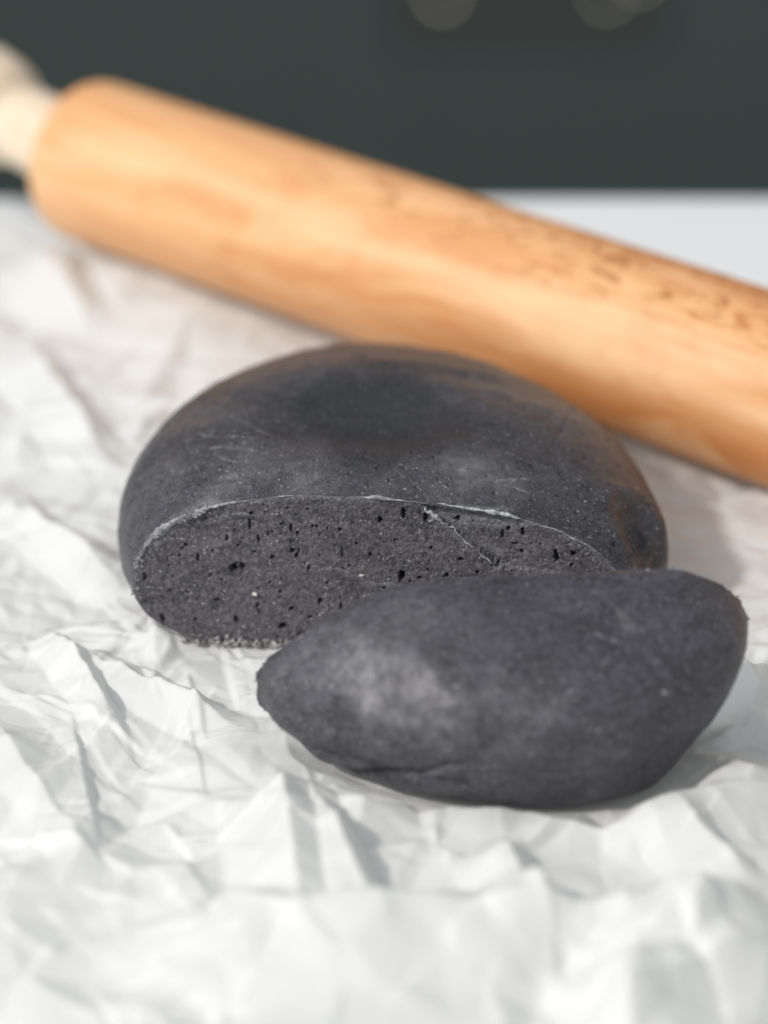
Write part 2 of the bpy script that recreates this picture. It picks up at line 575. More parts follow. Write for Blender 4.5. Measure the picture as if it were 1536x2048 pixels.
# skin ------------------------------------------------------------------
OC = np.array([0.1, 3.0, 1.5])
dr = rim - OC
dr /= np.linalg.norm(dr, axis=-1, keepdims=True)
back = np.array([0.05, 1.0, 0.02])
back /= np.linalg.norm(back)
ss = np.concatenate([np.linspace(0, 1, NSK)[:, None] ** 1.25])[:, 0]
om = np.arccos(np.clip(dr @ back, -1, 1))
A = np.sin((1 - ss)[:, None] * om[None]) / np.sin(om)[None]
B = np.sin(ss[:, None] * om[None]) / np.sin(om)[None]
SD = A[..., None] * dr[None] + B[..., None] * back
SD /= np.linalg.norm(SD, axis=-1, keepdims=True)
SR = loaf_reach(OC, SD, 14.0)
SV = OC + SD * SR[..., None]
SV[0] = rim
# normals of the undisplaced skin
du = np.roll(SV, -1, 1) - np.roll(SV, 1, 1)
dv = np.gradient(SV, axis=0)
SN = np.cross(du, dv)
SN /= np.linalg.norm(SN, axis=-1, keepdims=True) + 1e-9
flip = np.sign((SN * SD).sum(-1, keepdims=True))
SN *= np.where(flip == 0, 1, flip)
SPX = project(SV)
facing = ((np.array([0, CAM_Y, CAM_H]) - SV) * SN).sum(-1) > 0


def on_skin(px, py):
    d = (SPX[..., 0] - px) ** 2 + (SPX[..., 1] - py) ** 2 + np.where(facing, 0, 1e6)
    return SV.reshape(-1, 3)[np.argmin(d)]


fade = sstep(0.0, 0.05, np.broadcast_to(ss[:, None], SR.shape))
disp = 0.050 * fbm(SV, 0.55, 2) + 0.022 * fbm(SV, 1.7, 2) + 0.006 * fbm(SV, 7.0, 3)
c = on_skin(735, 815)
g = np.exp(-((((SV - c) * np.array([0.50, 0.62, 1])) ** 2).sum(-1) / 0.95) ** 1.5)
disp -= 0.30 * g
c = on_skin(1000, 880)
disp -= 0.06 * np.exp(-((SV - c) ** 2).sum(-1) / 0.6)
c = on_skin(560, 930)
disp += 0.05 * np.exp(-((SV - c) ** 2).sum(-1) / 0.8)
# the puckered dimple on the right flank
c = on_skin(1290, 1075)
rd = np.linalg.norm((SV - c) * np.array([1, 1, 0.8]), axis=-1)
disp -= 0.34 * np.exp(-(rd / 0.55) ** 2)
disp += 0.10 * np.exp(-((rd - 0.95) / 0.3) ** 2)
disp += 0.030 * np.sin(rd * 19 + 3.0 * fbm(SV, 1.3, 3)) * np.exp(-(rd / 1.0) ** 2)
# thumb prints, scratches and pale marks
markS = np.zeros(SR.shape)
ns = fbm(SV, 11.0, 2)
for pts, wd, amp, dz in (([(425, 812), (470, 835), (545, 864)], 0.035, 0.55, 0.02), ([(448, 873), (478, 871), (505, 875)], 0.030, 0.5, 0.02),
                         ([(418, 897), (450, 893), (512, 900)], 0.045, 0.75, 0.02), ([(400, 866), (412, 872), (425, 868)], 0.05, 0.6, 0.02),
                         ([(436, 910), (455, 918), (476, 926)], 0.030, 0.6, 0.02), ([(362, 905), (378, 920), (398, 942)], 0.030, 0.3, -0.03),
                         ([(375, 850), (364, 880), (380, 905), (415, 912)], 0.035, 0.25, -0.03), ([(440, 955), (470, 950), (500, 972)], 0.10, 0.45, 0.0),
                         ([(575, 985), (610, 970), (630, 955)], 0.04, 0.4, 0.0), ([(985, 896), (1010, 901), (1030, 910)], 0.028, 0.65, 0.02),
                         ([(985, 963), (1020, 958), (1055, 957), (1064, 967)], 0.035, 0.8, 0.02), ([(1012, 972), (1035, 977), (1058, 987)], 0.028, 0.8, 0.02),
                         ([(950, 920), (975, 945), (992, 968)], 0.035, 0.4, 0.0), ([(1148, 812), (1128, 850), (1100, 900)], 0.06, 0.18, -0.035),
                         ([(1058, 862), (1068, 880), (1080, 892)], 0.03, 0.2, -0.03), ([(780, 930), (800, 950), (830, 968)], 0.02, 0.4, 0.0),
                         ([(700, 968), (730, 950), (760, 945)], 0.02, 0.35, 0.0), ([(300, 1086), (340, 1045), (392, 1012), (430, 1004)], 0.14, 0.5, 0.02),
                         ([(270, 1125), (285, 1105), (310, 1085)], 0.12, 0.4, 0.01), ([(915, 1015), (960, 1018), (1020, 1022)], 0.11, 0.6, 0.02)):
    dd, _t = seg_dist(SV, [on_skin(*p) for p in pts])
    k = 1 - sstep(wd * 0.25, wd, dd + 0.02 * ns)
    markS = np.maximum(markS, 0.65 * amp * (1 - sstep(wd * 0.15, wd * 1.3, dd + 0.03 * ns)))
    disp += dz * k
dust_sheenS = np.zeros(SR.shape)  # flour dusting and the sheen of the brow, painted as pale patches
for (a, b, r, amp) in ((500, 925, 0.9, 0.60), (440, 985, 0.6, 0.55), (600, 950, 0.8, 0.60), (760, 965, 0.8, 0.20), (950, 935, 0.8, 0.80), (1010, 975, 0.5, 0.65), (880, 975, 0.7, 0.35),
                       (330, 960, 0.9, 0.35), (420, 830, 0.9, 0.3), (1130, 830, 1.2, 0.28), (960, 770, 1.4, 0.2), (560, 740, 1.2, 0.22), (1090, 960, 0.7, 0.2)):
    c = on_skin(a, b)
    dust_sheenS = np.maximum(dust_sheenS, amp * np.exp(-((SV - c) ** 2).sum(-1) / (r * r) + 0.5 * fbm(SV, 1.5, 3)))
dust_sheenS = np.clip(0.75 * dust_sheenS, 0, 0.8)
# a darker patch put into the skin colour around the dent on top
darkS = np.zeros(SR.shape)
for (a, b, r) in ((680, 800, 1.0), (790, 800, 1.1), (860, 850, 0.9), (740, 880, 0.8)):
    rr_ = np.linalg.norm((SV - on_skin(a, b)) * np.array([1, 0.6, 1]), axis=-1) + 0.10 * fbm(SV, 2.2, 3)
    darkS = np.maximum(darkS, 1 - sstep(r * 0.75, r * 1.1, rr_))
# tiny pits all over
for _ in range(900):
    i, j = int(NSK * 0.75 * rng.random() ** 1.9), rng.integers(0, NCOL)
    p = SV[i, j]
    r = 0.018 + 0.035 * rng.random() ** 3
    i0, i1 = max(0, i - 12), min(NSK, i + 13)
    js = (np.arange(j - 14, j + 15)) % NCOL
    sub = SV[i0:i1][:, js]
    kk = 1 - sstep(0.5, 1.2, np.linalg.norm(sub - p, axis=-1) / r)
    blk = disp[i0:i1]
    blk[:, js] -= 1.3 * r * kk
bot = sstep(0.02, 0.35, SV[..., 2])
SVd = SV + SN * (disp * fade * bot)[..., None]
SVd[..., 2] = np.maximum(SVd[..., 2], 0.0)
link('skin', mesh_np('skin', SVd.reshape(-1, 3), grid_faces(NSK, NCOL, True)[:, ::-1], LO, attrs={'mark': markS, 'dust_sheen': dust_sheenS, 'dark_patch': darkS}), M_SKIN, loaf)


def rope(name, pts, rad, mat, parent, origin, nseg=9, jitter=0.35, flat=1.0, freq=9.0):
    pts = np.asarray(pts, float)
    n = len(pts)
    tg = np.gradient(pts, axis=0)
    tg /= np.linalg.norm(tg, axis=1, keepdims=True)
    side = np.cross(tg, NRM)
    side /= np.linalg.norm(side, axis=1, keepdims=True)
    up = np.cross(side, tg)
    a = np.linspace(0, 2 * np.pi, nseg, endpoint=False)
    V = pts[:, None] + np.asarray(rad)[:, None, None] * (np.cos(a)[None, :, None] * side[:, None] * flat + np.sin(a)[None, :, None] * up[:, None])
    V = V + (V - pts[:, None]) * (jitter * 1.6 * fbm(V, freq, 3))[..., None]
    return link(name, mesh_np(name, V.reshape(-1, 3), grid_faces(n, nseg, True), origin), mat, parent)


# torn lip along the crest, pale where it curls over
rp = project(rim)
up_side = rim[:, 2] > 1.0
order = np.argsort(np.where(up_side, rp[:, 0], 1e9))
order = order[:int(up_side.sum())]
crest = rim[order]
cpx = rp[order]


def crest_run(x0, x1, n):
    xs = np.linspace(x0, x1, n)
    return np.stack([np.interp(xs, cpx[:, 0], crest[:, k]) for k in range(3)], -1)


tp = np.linspace(0, 1, 340)
run = crest_run(300, 862, 340)
wv = 0.004 + 0.034 * np.clip(fbm(run, 1.3, 4) + 0.15, 0, 1) + 0.055 * np.exp(-((tp - 0.03) / 0.12) ** 2)
rope('torn_edge', run + NRM * 0.012, wv * np.minimum(1, np.minimum(tp, 1 - tp) * 30), M_EDGE, loaf, LO)
run = crest_run(872, 1046, 150)
tp = np.linspace(0, 1, 150)
wv = (0.020 + 0.050 * np.clip(fbm(run, 2.0, 4), 0, 1) + 0.02 * np.exp(-((tp - 0.75) / 0.12) ** 2)) * np.minimum(1, np.minimum(tp, 1 - tp) * 12)
rope('torn_edge', run + NRM * 0.012 + np.array([0, 0, 0.012]), wv, M_LIP, loaf, LO)
tp = np.linspace(0, 1, 130)
run = crest_run(1050, 1205, 130)
rope('torn_edge', run + NRM * 0.004, (0.010 + 0.012 * np.abs(fbm(run, 3, 2))) * np.minimum(1, np.minimum(tp, 1 - tp) * 12), M_EDGE, loaf, LO)
run = KA + tp[:, None] * kab + (kn * (0.03 * np.sin(tp * 5) + 0.03 * np.interp(tp, np.linspace(0, 1, 24), np.random.default_rng(3).normal(0, 1, 24) * 0.6))[:, None])
rope('knife_ridge', run + NRM * 0.004, (0.013 + 0.036 * np.clip(fbm(run, 3.2, 4) + 0.15, 0, 1)) * np.minimum(1, np.minimum(tp + 0.1, 1 - tp) * 9), M_LIP, loaf, LO)


def lumps(name, centres, sizes, mat, parent, origin, squash=(1, 1, 0.75)):
    import bmesh
    bm = bmesh.new()
    for c, s in zip(centres, sizes):
        r = bmesh.ops.create_icosphere(bm, subdivisions=2 if s > 0.05 else 1, radius=1.0)
        rx, ry, rz = [random.uniform(0.7, 1.3) * q for q in squash]
        ang = random.uniform(0, 6.28)
        ph_ = random.uniform(0, 50)
        for v in r['verts']:
            x, y, z = v.co
            k = 1 + 0.30 * math.sin(5 * x + ph_) * math.cos(4 * y + ph_ * 1.7) + random.uniform(-0.12, 0.12)
            x, y, z = x * rx * k, y * ry * k, z * rz * k
            x, y = x * math.cos(ang) - y * math.sin(ang), x * math.sin(ang) + y * math.cos(ang)
            v.co = ((c[0] + s * x - origin[0]) * CM, (c[1] + s * y - origin[1]) * CM, (c[2] + s * z - origin[2]) * CM)
    me = bpy.data.meshes.new(name)
    bm.to_mesh(me)
    bm.free()
    return link(name, me, mat, parent)


# flaky crumbs at the left end of the crest and along the foot of the cut
cs, sz = [], []
for k in range(420):
    u = random.random()
    p = crest_run(268 + 140 * u, 270 + 140 * u, 2)[0]
    off = random.gauss(-0.03, 0.075)
    p = p - E2 * (0.05 + off) * 0.7 + NRM * random.uniform(0.0, 0.04) - E1 * (off + 0.02) * 0.6
    cs.append(p)
    sz.append(random.uniform(0.014, 0.046) * (1.7 if random.random() < 0.12 else 1))
tag(lumps('flaky_crumbs', cs, sz, M_FLAKE, loaf, LO, (1.2, 0.7, 0.6)), kind='stuff')
cs, sz = [], []
low = rim[(rim[:, 2] < 0.25)]
lpx = project(low)
low = low[(lpx[:, 0] > 330) & (lpx[:, 0] < 640)]
lx = np.sort(low[:, 0])
for k in range(230):
    u = random.random()
    x = lx[0] + (lx[-1] - lx[0]) * u
    z = abs(random.gauss(0.05, 0.06))
    y = LQ['yk'] + LQ['k'] * z + LQ['sx'] * x - random.uniform(-0.02, 0.10)
    cs.append((x, y, z + 0.02))
    sz.append(0.014 + 0.065 * random.random() ** 2.2)
tag(lumps('foot_crumbs', cs, sz, M_CRUMB, loaf, LO), kind='stuff')
for (a, b, s) in ((510, 1187, 0.055), (396, 1023, 0.075), (723, 1150, 0.045), (676, 1103, 0.03), (480, 1268, 0.035), (740, 1045, 0.02)):
    p = on_cut(a, b) + NRM * 0.01
    lumps('grain', [p], [s], M_GRAIN if s in (0.055, 0.045, 0.03) else M_LIP, loaf, LO)

# ------------------------------------------------------------------ front piece (the slice)
SQ = dict(xc=2.11, yc=-3.728, zc=0.037, a=4.507, b=3.144, n=1.829, h=3.577, z0=1.988, mu=1.928, ml=1.677, base=0.67,
          rz=0.058, tilt=0.033, tx=0.044, tb=0.051)
SLICE_FIT = [(-3.142, 0.978), (-2.967, 1.025), (-2.793, 0.997), (-2.618, 0.975), (-2.443, 0.99), (-2.269, 1.0), (-2.094, 1.002), (-1.92, 0.999), (-1.745, 0.994), (-1.571, 0.999), (-1.396, 1.016), (-1.222, 1.03), (-1.047, 1.049), (-0.873, 1.051), (-0.698, 1.052), (-0.524, 1.046), (-0.349, 0.981), (-0.175, 0.968), (0.0, 0.991), (0.175, 1.015), (0.349, 1.02), (0.524, 1.017), (0.698, 0.956), (0.873, 0.906), (1.047, 0.911), (1.222, 0.926), (1.396, 0.956), (1.571, 0.973), (1.745, 0.987), (1.92, 1.013), (2.094, 1.05), (2.269, 1.084), (2.443, 1.12), (2.618, 1.089), (2.793, 1.041), (2.967, 0.98)]


def slice_place(X, Y, Z):
    q = SQ
    if SLICE_FIT:
        ang = np.arctan2(Z - 1.7, X)
        ta = np.array([s[0] for s in SLICE_FIT])
        tf = np.array([s[1] for s in SLICE_FIT])
        f = np.interp(ang, np.concatenate([ta - 2 * np.pi, ta, ta + 2 * np.pi]), np.concatenate([tf, tf, tf]))
        X, Z = X * f, 1.7 + (Z - 1.7) * f
    ct, st = math.cos(q['tilt']), math.sin(q['tilt'])
    Y, Z = Y * ct - Z * st, Y * st + Z * ct
    cr, sr = math.cos(q['rz']), math.sin(q['rz'])
    X, Y = X * cr - Y * sr, X * sr + Y * cr
    return np.stack([X + q['xc'], Y + q['yc'], Z + q['zc']], -1)


def slice_grid(th, nup=150, nlow=80, nbase=20):
    q = SQ
    ang = np.linspace(0, np.pi / 2, nup)
    ru = np.cos(ang) ** (2 / q['mu'])
    zu = q['z0'] + (q['h'] - q['z0']) * np.sin(ang) ** (2 / q['mu'])
    t2 = np.linspace(0, np.pi / 2, nlow)
    rl = q['base'] + (1 - q['base']) * np.cos(t2) ** (2 / q['ml'])
    zl = q['z0'] - q['z0'] * np.sin(t2) ** (2 / q['ml'])
    rb = np.linspace(0, q['base'], nbase, endpoint=False)
    r = np.concatenate([rb, rl[::-1], ru[1:]])
    z = np.concatenate([rb * 0, zl[::-1], zu[1:]])
    r = np.maximum(r, 1e-4)
    ct, st = np.cos(th), np.sin(th)
    nn = np.where(ct > 0, 1.92, q['n'])
    fx = q['a'] * np.sign(ct) * np.abs(ct) ** (2 / nn)
    fy = q['b'] * np.sign(st) * np.abs(st) ** (2 / nn)
    X, Y = r[:, None] * fx, r[:, None] * fy
    Z = np.broadcast_to(z[:, None], X.shape) * (1 + q['tx'] * X)
    Y = Y * (1 + q['tb'] * X)
    return X, Y, Z


NTH = 520
th = np.linspace(np.pi, 2 * np.pi, NTH)
X, Y, Z = slice_grid(th)
SLV = slice_place(X, Y, Z)
nr = SLV.shape[0]
SO = np.array([SQ['xc'], SQ['yc'], 0.0])
piece = empty('charcoal_dough_piece', SO)
tag(piece, 'smaller rounded black dough piece lying in front of the large cut loaf', 'dough')
du = np.gradient(SLV, axis=1)
dv = np.gradient(SLV, axis=0)
LN = np.cross(du, dv)
LN /= np.linalg.norm(LN, axis=-1, keepdims=True) + 1e-9
ctr = np.array([SQ['xc'], SQ['yc'] + 0.4, 1.7])
LN *= np.where(((SLV - ctr) * LN).sum(-1, keepdims=True) < 0, -1, 1)
LPX = project(SLV)


def on_slice(px, py):
    d = (LPX[..., 0] - px) ** 2 + (LPX[..., 1] - py) ** 2
    return SLV.reshape(-1, 3)[np.argmin(d)]


rowf = np.arange(nr)
endf = sstep(0.0, 0.05, np.minimum(np.linspace(0, 1, NTH), np.linspace(1, 0, NTH)))[None] * (1 - sstep(0.93, 0.99, rowf / nr))[:, None]
ldisp = 0.065 * fbm(SLV + 9.0, 0.6, 2) + 0.018 * fbm(SLV + 4.0, 1.6, 3) + 0.007 * fbm(SLV, 7.0, 3)
gp = [on_slice(*p) for p in ((676, 1532), (760, 1542), (840, 1547), (890, 1534), (955, 1524))]
dd, _t = seg_dist(SLV, gp)
nl = fbm(SLV, 8.0, 2)
ldisp -= 0.09 * (1 - sstep(0.02, 0.13, dd + 0.02 * nl)) * sstep(0, 0.2, _t) * (1 - sstep(0.75, 1, _t))
below = sstep(0.02, 0.25, dd) * (1 - sstep(0.35, 0.9, dd)) * (SLV[..., 2] < 0.75) * 0.10
ldisp += below
c = on_slice(1290, 1230)
ldisp -= 0.05 * np.exp(-((SLV - c) ** 2).sum(-1) / 0.8)
c = on_slice(760, 1370)
ldisp += 0.06 * np.exp(-((SLV - c) ** 2).sum(-1) / 0.9)
markL = np.zeros(ldisp.shape)
for pts, wd, amp in (([(850, 1545), (900, 1540), (950, 1545)], 0.20, 0.35), ([(1240, 1220), (1260, 1245)], 0.12, 0.3), ([(735, 1350), (755, 1372)], 0.2, 0.3),
                     ([(690, 1310), (640, 1370)], 0.06, 0.15), ([(1230, 1510), (1255, 1500)], 0.1, 0.3), ([(1180, 1580), (1195, 1590)], 0.08, 0.3)):
    dd, _t = seg_dist(SLV, [on_slice(*p) for p in pts])
    markL = np.maximum(markL, amp * (1 - sstep(wd * 0.2, wd, dd + 0.08 * nl)))
sheenL = np.zeros(ldisp.shape)  # pale patches that put the slice's highlight into its colour
for (a, b, r, amp) in ((750, 1360, 0.8, 1.3), (850, 1410, 0.8, 0.95), (640, 1330, 1.0, 0.45), (900, 1300, 0.9, 0.30), (720, 1470, 1.0, 0.3), (790, 1240, 0.8, 0.3), (940, 1390, 0.8, 0.40), (1200, 1500, 0.9, 0.2), (1000, 1480, 0.8, 0.2), (1080, 1420, 0.8, 0.25)):
    c = on_slice(a, b)
    sheenL = np.maximum(sheenL, amp * np.exp(-((SLV - c) ** 2).sum(-1) / (r * r) + 0.6 * fbm(SLV, 1.6, 3)))
sheenL = np.clip(0.72 * sheenL, 0, 0.8)
SLd = SLV + LN * (ldisp * endf * sstep(0.0, 0.3, SLV[..., 2]))[..., None]
# ragged rim
rag = 0.035 * fbm(SLV, 5.0, 3)
rimw = 1 - sstep(0.0, 0.02, np.minimum(np.linspace(0, 1, NTH), np.linspace(1, 0, NTH)))
SLd[..., 0] += rag * rimw[None] * np.sign(SLV[..., 0] - SQ['xc'])
link('skin', mesh_np('slice_skin', SLd.reshape(-1, 3), grid_faces(nr, NTH), SO, attrs={'mark': markL, 'dust_sheen': sheenL, 'dark_patch': np.zeros(ldisp.shape)}), M_SLICE, piece)
# flat cut face at its back
nx = 140
w = np.linspace(0, 1, nx)[None, :, None]
CFV = SLd[:, :1] * (1 - w) + SLd[:, -1:] * w
bk = np.array([-math.sin(SQ['rz']), math.cos(SQ['rz']), 0.0])
fd = 0.03 * fbm(CFV, 1.2, 2) + 0.012 * fbm(CFV, 8.0, 3)
CFV = CFV + bk * (fd * np.sin(np.pi * w[..., 0]) ** 0.3)[..., None]
link('cut_face', mesh_np('slice_cut', CFV.reshape(-1, 3), grid_faces(nr, nx), SO), M_SLICECUT, piece)
cs, sz = [], []
for k in range(46):
    i = random.randint(70, 190)
    p = SLd[i, -1 if k % 3 else 0]
    cs.append(p + np.array([random.gauss(0, 0.015), random.uniform(-0.1, 0.05), random.gauss(0, 0.02)]))
    sz.append(random.uniform(0.014, 0.035))
tag(lumps('rim_crumbs', cs, sz, M_CRUMB, piece, SO), kind='stuff')
for (a, b, s) in ((1110, 1236, 0.042), (746, 1352, 0.03), (1196, 1460, 0.03), (1330, 1384, 0.03)):
    lumps('glint_grain', [on_slice(a, b)], [s], M_GRAIN, piece, SO)  # pale grains standing in for tiny bright glints

# ------------------------------------------------------------------ crumpled parchment paper
PX0, PX1, PY0 = -17.0, 13.0, -18.0
NXP, NYP = 700, 800


def tin_raster(spacing, amp, seed, jit=0.48, res=0.06, blur=0):
    r = np.random.default_rng(seed)
    x0, x1, y0, y1 = -22.0, 18.0, -23.0, 32.0
    pts, hs = [], []
    yy = y0
    row = 0
    while yy < y1:
        xx = x0 + (spacing * 0.5 if row % 2 else 0)
        while xx < x1:
            pts.append((xx + r.uniform(-jit, jit) * spacing, yy + r.uniform(-jit, jit) * spacing))
            hs.append(r.choice([-1, 1]) * r.uniform(0.1, 1.0) ** 1.6 * 1.25)
            xx += spacing
        yy += spacing * 0.87
        row += 1
    vv, _e, ff, ov, _oe, _of = delaunay_2d_cdt([Vector(p) for p in pts], [], [], 0, 1e-6)
    hh = np.array([hs[o[0]] if o else 0.0 for o in ov])
    va = np.array([(v.x, v.y) for v in vv])
    W_, H_ = int((x1 - x0) / res), int((y1 - y0) / res)
    R = np.zeros((H_, W_), np.float32)
    for f in ff:
        (ax, ay), (bx, by), (cx, cy) = (va[f] - (x0, y0)) / res
        i0, i1 = max(0, int(min(ax, bx, cx))), min(W_ - 1, int(max(ax, bx, cx)) + 1)
        j0, j1 = max(0, int(min(ay, by, cy))), min(H_ - 1, int(max(ay, by, cy)) + 1)
        if i1 < i0 or j1 < j0:
            continue
        gx, gy = np.meshgrid(np.arange(i0, i1 + 1), np.arange(j0, j1 + 1))
        den = (by - cy) * (ax - cx) + (cx - bx) * (ay - cy)
        if abs(den) < 1e-9:
            continue
        l0 = ((by - cy) * (gx - cx) + (cx - bx) * (gy - cy)) / den
        l1 = ((cy - ay) * (gx - cx) + (ax - cx) * (gy - cy)) / den
        l2 = 1 - l0 - l1
        m = (l0 >= -0.001) & (l1 >= -0.001) & (l2 >= -0.001)
        sub = R[j0:j1 + 1, i0:i1 + 1]
        sub[m] = (l0 * hh[f[0]] + l1 * hh[f[1]] + l2 * hh[f[2]])[m]
    for _ in range(blur):
        R = (np.roll(R, 1, 0) + np.roll(R, -1, 0) + np.roll(R, 1, 1) + np.roll(R, -1, 1) + 2 * R) / 6

    def sample(x, y):
        u = np.clip((x - x0) / res, 0, W_ - 1.01)
        v = np.clip((y - y0) / res, 0, H_ - 1.01)
        i, j = u.astype(int), v.astype(int)
        fu, fv = u - i, v - j
        return amp * ((R[j, i] * (1 - fu) + R[j, i + 1] * fu) * (1 - fv) + (R[j + 1, i] * (1 - fu) + R[j + 1, i + 1] * fu) * fv)
    return sample


gx = np.linspace(PX0, PX1, NXP)
pin_y = PIN_A[1] + (gx - PIN_A[0]) / PDIR[0] * PDIR[1]
yb = np.minimum(pin_y + 0.6 + 0.5 * np.sin(gx * 0.6), edge_y - 1.5)
vv_ = np.linspace(0, 1, NYP)[:, None] ** 1.12
GX = np.broadcast_to(gx[None], (NYP, NXP)).copy()
GY = PY0 + vv_ * (yb[None] - PY0)
P3 = np.stack([GX, GY, np.zeros_like(GX)], -1)
wx = 0.30 * fbm(P3 + 5, 0.30, 2)
wy = 0.30 * fbm(P3 + 50, 0.30, 2)
t1, t2, t3, t4 = (tin_raster(4.0, 0.52, 1, blur=1), tin_raster(1.7, 0.36, 2), tin_raster(0.85, 0.24, 3), tin_raster(0.42, 0.095, 4))
mod = 0.55 + 0.75 * sstep(-0.5, 0.6, fbm(P3 + 80, 0.22, 2))
hgt = (t1(GX + wx, GY + wy) + mod * t2(GX * 0.9 + wy, GY + wx) + (0.35 + 1.1 * sstep(-0.25, 0.45, fbm(P3 + 33, 0.3, 2))) * t3(GX + 0.5 * wx, GY + 0.5 * wy)
       + t4(GX, GY) * sstep(-0.3, 0.5, fbm(P3 + 120, 0.3, 2)) + 0.25 * fbm(P3, 0.12, 2))


def ridge(p0, p1, H, wl, wr, taper=0.25, bend=0.0):
    """a tent-shaped fold along a line on the sheet, gentle on its left and steep on its right"""
    a, b = at_height(*p0, 0.3)[:2], at_height(*p1, 0.3)[:2]
    d = b - a
    L = np.linalg.norm(d)
    d /= L
    n = np.array([d[1], -d[0]])
    if n[0] < 0:
        n = -n
    s = ((GX - a[0]) * d[0] + (GY - a[1]) * d[1]) / L
    w = (GX - a[0]) * n[0] + (GY - a[1]) * n[1] + 0.35 * wx + bend * np.sin(np.pi * np.clip(s, 0, 1))
    k = sstep(-taper, taper, s) * (1 - sstep(1 - taper, 1 + taper, s))
    return H * k * np.where(w < 0, np.clip(1 + w / wl, 0, 1), np.clip(1 - w / wr, 0, 1))


hgt = hgt * (0.50 + 0.40 * sstep(-6.5, -11.0, GY))
for args in (((625, 1590), (735, 1800), 0.75, 2.4, 0.45), ((105, 1250), (200, 1400), 0.42, 0.55, 0.30), ((-30, 1440), (170, 1660), 0.45, 1.2, 1.0),
             ((560, 1560), (600, 1830), 0.5, 1.2, 0.5), ((1150, 1640), (1560, 1560), 0.9, 1.6, 1.2), ((300, 1900), (900, 1850), 0.7, 1.4, 1.6),
             ((900, 1860), (1450, 1850), 0.8, 1.2, 1.6), ((1200, 2060), (1560, 1900), 1.2, 1.8, 1.4), ((170, 1300), (450, 1420), 0.45, 0.8, 0.6),
             ((20, 1000), (220, 1130), 0.5, 0.8, 0.7), ((60, 700), (200, 900), 0.6, 1.2, 0.7), ((90, 520), (170, 640), 0.7, 1.4, 0.8),
             ((1420, 1470), (1536, 1430), 0.35, 0.5, 0.4), ((1000, 1700), (1090, 1860), 0.55, 1.0, 0.5), ((1360, 1640), (1480, 1760), 0.5, 1.0, 0.5)):
    hgt = hgt + ridge(*args)
rc = np.random.default_rng(21)
for k in range(380):
    # small sharp folds: crisp crest, one gentle and one steep flank
    big = k < 40
    c = np.array([rc.uniform(-11, 10), rc.uniform(-14, 17)]) if k < 240 else np.array([rc.normal(-5.2, 2.2), rc.normal(-1.0, 4.0)])
    a = math.radians(rc.uniform(-90, 90))
    d = np.array([math.cos(a), math.sin(a)])
    L = rc.uniform(1.4, 3.6) if big else rc.uniform(0.5, 1.8)
    Hh = (rc.uniform(0.08, 0.26) if big else rc.uniform(0.03, 0.11)) * rc.choice([1, 1, -0.6])
    wl, wr = (rc.uniform(0.5, 1.5), rc.uniform(0.12, 0.5)) if big else (rc.uniform(0.2, 0.7), rc.uniform(0.05, 0.20))
    if rc.random() < 0.4:
        wl, wr = wr, wl
    m = (np.abs(GX - c[0]) < L + 1.6) & (np.abs(GY - c[1]) < L + 1.6)
    x, y = GX[m] - c[0], GY[m] - c[1]
    sl = (x * d[0] + y * d[1]) / L
    w = x * d[1] - y * d[0] + 0.12 * wx[m]
    env = np.clip(1.15 - np.abs(sl), 0, 1)
    hgt[m] += (0.85 if k >= 240 else 1.0) * Hh * np.minimum(env * 1.6, 1) * np.where(w < 0, np.clip(1 + w / (wl * (0.35 + env)), 0, 1), np.clip(1 - w / (wr * (0.35 + env)), 0, 1))
hgt = hgt + 0.02

# settle under the things that lie on it
def soft_under(h, cap, soft):
    return np.minimum(h, cap)


def rho_loaf(x, y):
    q = LQ
    X_, Y_ = x - q['xc'], y - q['yc']
    cr, sr = math.cos(q['rot']), math.sin(q['rot'])
    X_, Y_ = X_ * cr + Y_ * sr, -X_ * sr + Y_ * cr
    nn = np.where(Y_ > 0, q['nb'], q['n'])
    bb = np.where(Y_ > 0, q['bb'], q['b'])
    return (np.abs(X_ / q['a']) ** nn + np.abs(Y_ / bb) ** nn) ** (1 / nn)


rl = rho_loaf(GX, GY)
front_gap = (LQ['yk'] + LQ['sx'] * GX) - GY            # >0 in front of the cut


def underside(rho, q):
    t = np.clip((rho - q['base']) / (1 - q['base']), 0, 1)
    z = q['z0'] * (1 - np.clip(1 - t ** q['ml'], 0, 1) ** (1 / q['ml']))
    return np.where(rho >= 1.0, z + (rho - 1) * 30, z)


cap = np.maximum(underside(rl, LQ) - 0.06, -0.06 + 2.0 * np.clip(front_gap - 0.05, 0, 9))
hgt = np.minimum(hgt, np.maximum(cap, -0.06))
# slice
cr, sr = math.cos(SQ['rz']), math.sin(SQ['rz'])
lx_, ly_ = GX - SQ['xc'], GY - SQ['yc']
lx_, ly_ = lx_ * cr + ly_ * sr, -lx_ * sr + ly_ * cr
rs = (np.abs(lx_ / SQ['a']) ** SQ['n'] + np.abs(np.minimum(ly_, 0) / SQ['b'] / (1 + SQ['tb'] * lx_)) ** SQ['n']) ** (1 / SQ['n'])
hgt = hgt + 0.06 * np.exp(-((rs - 1.0) / 0.25) ** 2) * (ly_ < 0.5)
cap = np.maximum(underside(rs, SQ) * (1 + SQ['tx'] * lx_) - 0.12, -0.10 + 2.0 * np.clip(ly_ - 0.1, 0, 9))
hgt = np.minimum(hgt, np.maximum(cap, -0.10))
fine_ = t2(GX * 0.9 + wy, GY + wx) * 0.5 + t3(GX + 0.5 * wx, GY + 0.5 * wy) * 0.8 + t4(GX, GY)
hgt = np.minimum(hgt, np.where(ly_ < 0.3, np.maximum(-0.10, 0.10 + 1.7 * (rs - 0.85) + fine_ * sstep(0.7, 1.0, rs)), 9.0))
hgt = np.minimum(hgt, np.maximum(cap, -0.10))
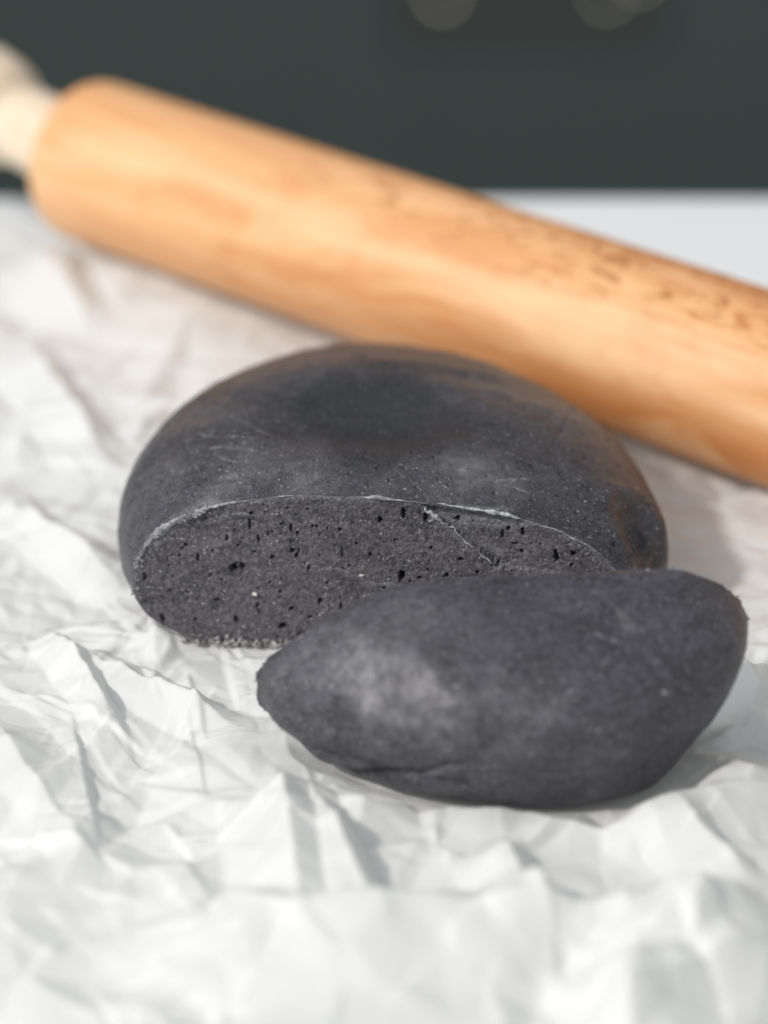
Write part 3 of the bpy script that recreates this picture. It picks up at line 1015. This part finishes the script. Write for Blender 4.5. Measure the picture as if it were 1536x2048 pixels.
# roller
ax = (GX - PIN_A[0]) * PDIR[0] + (GY - PIN_A[1]) * PDIR[1]
axl = ax / math.hypot(PDIR[0], PDIR[1]) ** 2
pz = PIN_A[2] + PDIR[2] * axl
pr = (GX - PIN_A[0]) * -PDIR[1] + (GY - PIN_A[1]) * PDIR[0]
R_ = 2.22
lift = sstep(10.0, 2.0, axl) * np.exp(-(pr / 2.6) ** 2) * sstep(-2.5, 0.5, axl)
hgt = np.maximum(hgt, np.minimum(hgt + 0.9 * lift, pz - R_ + 0.1 + 0.25 * fine_))
under = pz - np.sqrt(np.clip(R_ ** 2 - pr ** 2, 0, None)) - 0.03
hgt = np.where((np.abs(pr) < R_) & (axl > -1.0), np.minimum(hgt, under), hgt)
hgt = np.maximum(hgt, TABLE_Z + 0.03 + 0.02 * np.abs(vnoise(P3 * 3.0)))
PV = np.stack([GX, GY, hgt], -1)
pp = link('parchment_paper', mesh_np('parchment_paper', PV.reshape(-1, 3), grid_faces(NYP, NXP), (0, 0, 0)), M_PAPER)
tag(pp, 'crumpled white parchment paper spread under the black dough', 'paper')

# ------------------------------------------------------------------ rolling pin
pin = empty('rolling_pin', PIN_A)
tag(pin, 'wooden rolling pin lying behind the black dough', 'rolling pin')
ux = Vector(PDIR)
pin.rotation_mode = 'QUATERNION'
pin.rotation_quaternion = ux.to_track_quat('X', 'Z')


def lathe(name, prof, mat, parent, ns=96):
    a = np.linspace(0, 2 * np.pi, ns, endpoint=False)
    V = np.array([np.stack([np.full(ns, x), r * np.cos(a), r * np.sin(a)], -1) for x, r in prof])
    return link(name, mesh_np(name, V.reshape(-1, 3), grid_faces(len(prof), ns, True)[:, ::-1]), mat, parent)


prof = [(0.0, 0.01), (0.0, 1.30)]
for k in range(9):
    t = k / 8 * math.pi / 2
    prof.append((0.62 - 0.62 * math.cos(t), PIN_R0 - 0.55 + 0.55 * math.sin(t)))
for k in range(1, 40):
    f = k / 40
    prof.append((0.62 + (PIN_LEN - 1.24) * f, PIN_R0 + (PIN_R1 - PIN_R0) * f))
for k in range(9):
    t = (1 - k / 8) * math.pi / 2
    prof.append((PIN_LEN - 0.62 + 0.62 * math.cos(t), PIN_R1 - 0.55 + 0.55 * math.sin(t)))
prof += [(PIN_LEN, 1.30), (PIN_LEN, 0.01)]
lathe('roller', prof, M_WOOD, pin)


def handle(parent):
    pr_ = [(0.25, 0.01), (0.25, 1.00), (-0.10, 1.08), (-0.75, 1.12), (-1.95, 1.10), (-2.45, 1.02), (-2.55, 1.15), (-2.68, 1.32), (-2.95, 1.46),
           (-3.35, 1.57), (-3.9, 1.64), (-4.4, 1.62), (-5.0, 1.58), (-6.2, 1.52), (-7.8, 1.54), (-8.8, 1.46), (-9.4, 1.15), (-9.65, 0.6), (-9.7, 0.01)]
    return lathe('handle', pr_, M_HANDLE, parent, 64)


h1 = handle(pin)
h1.rotation_euler = (0, math.radians(7), 0)
h1.location = (0, 0, 0.10 * CM)
h2 = handle(pin)
h2.rotation_euler = (0, 0, math.pi)
h2.location = (PIN_LEN * CM, 0, 0)
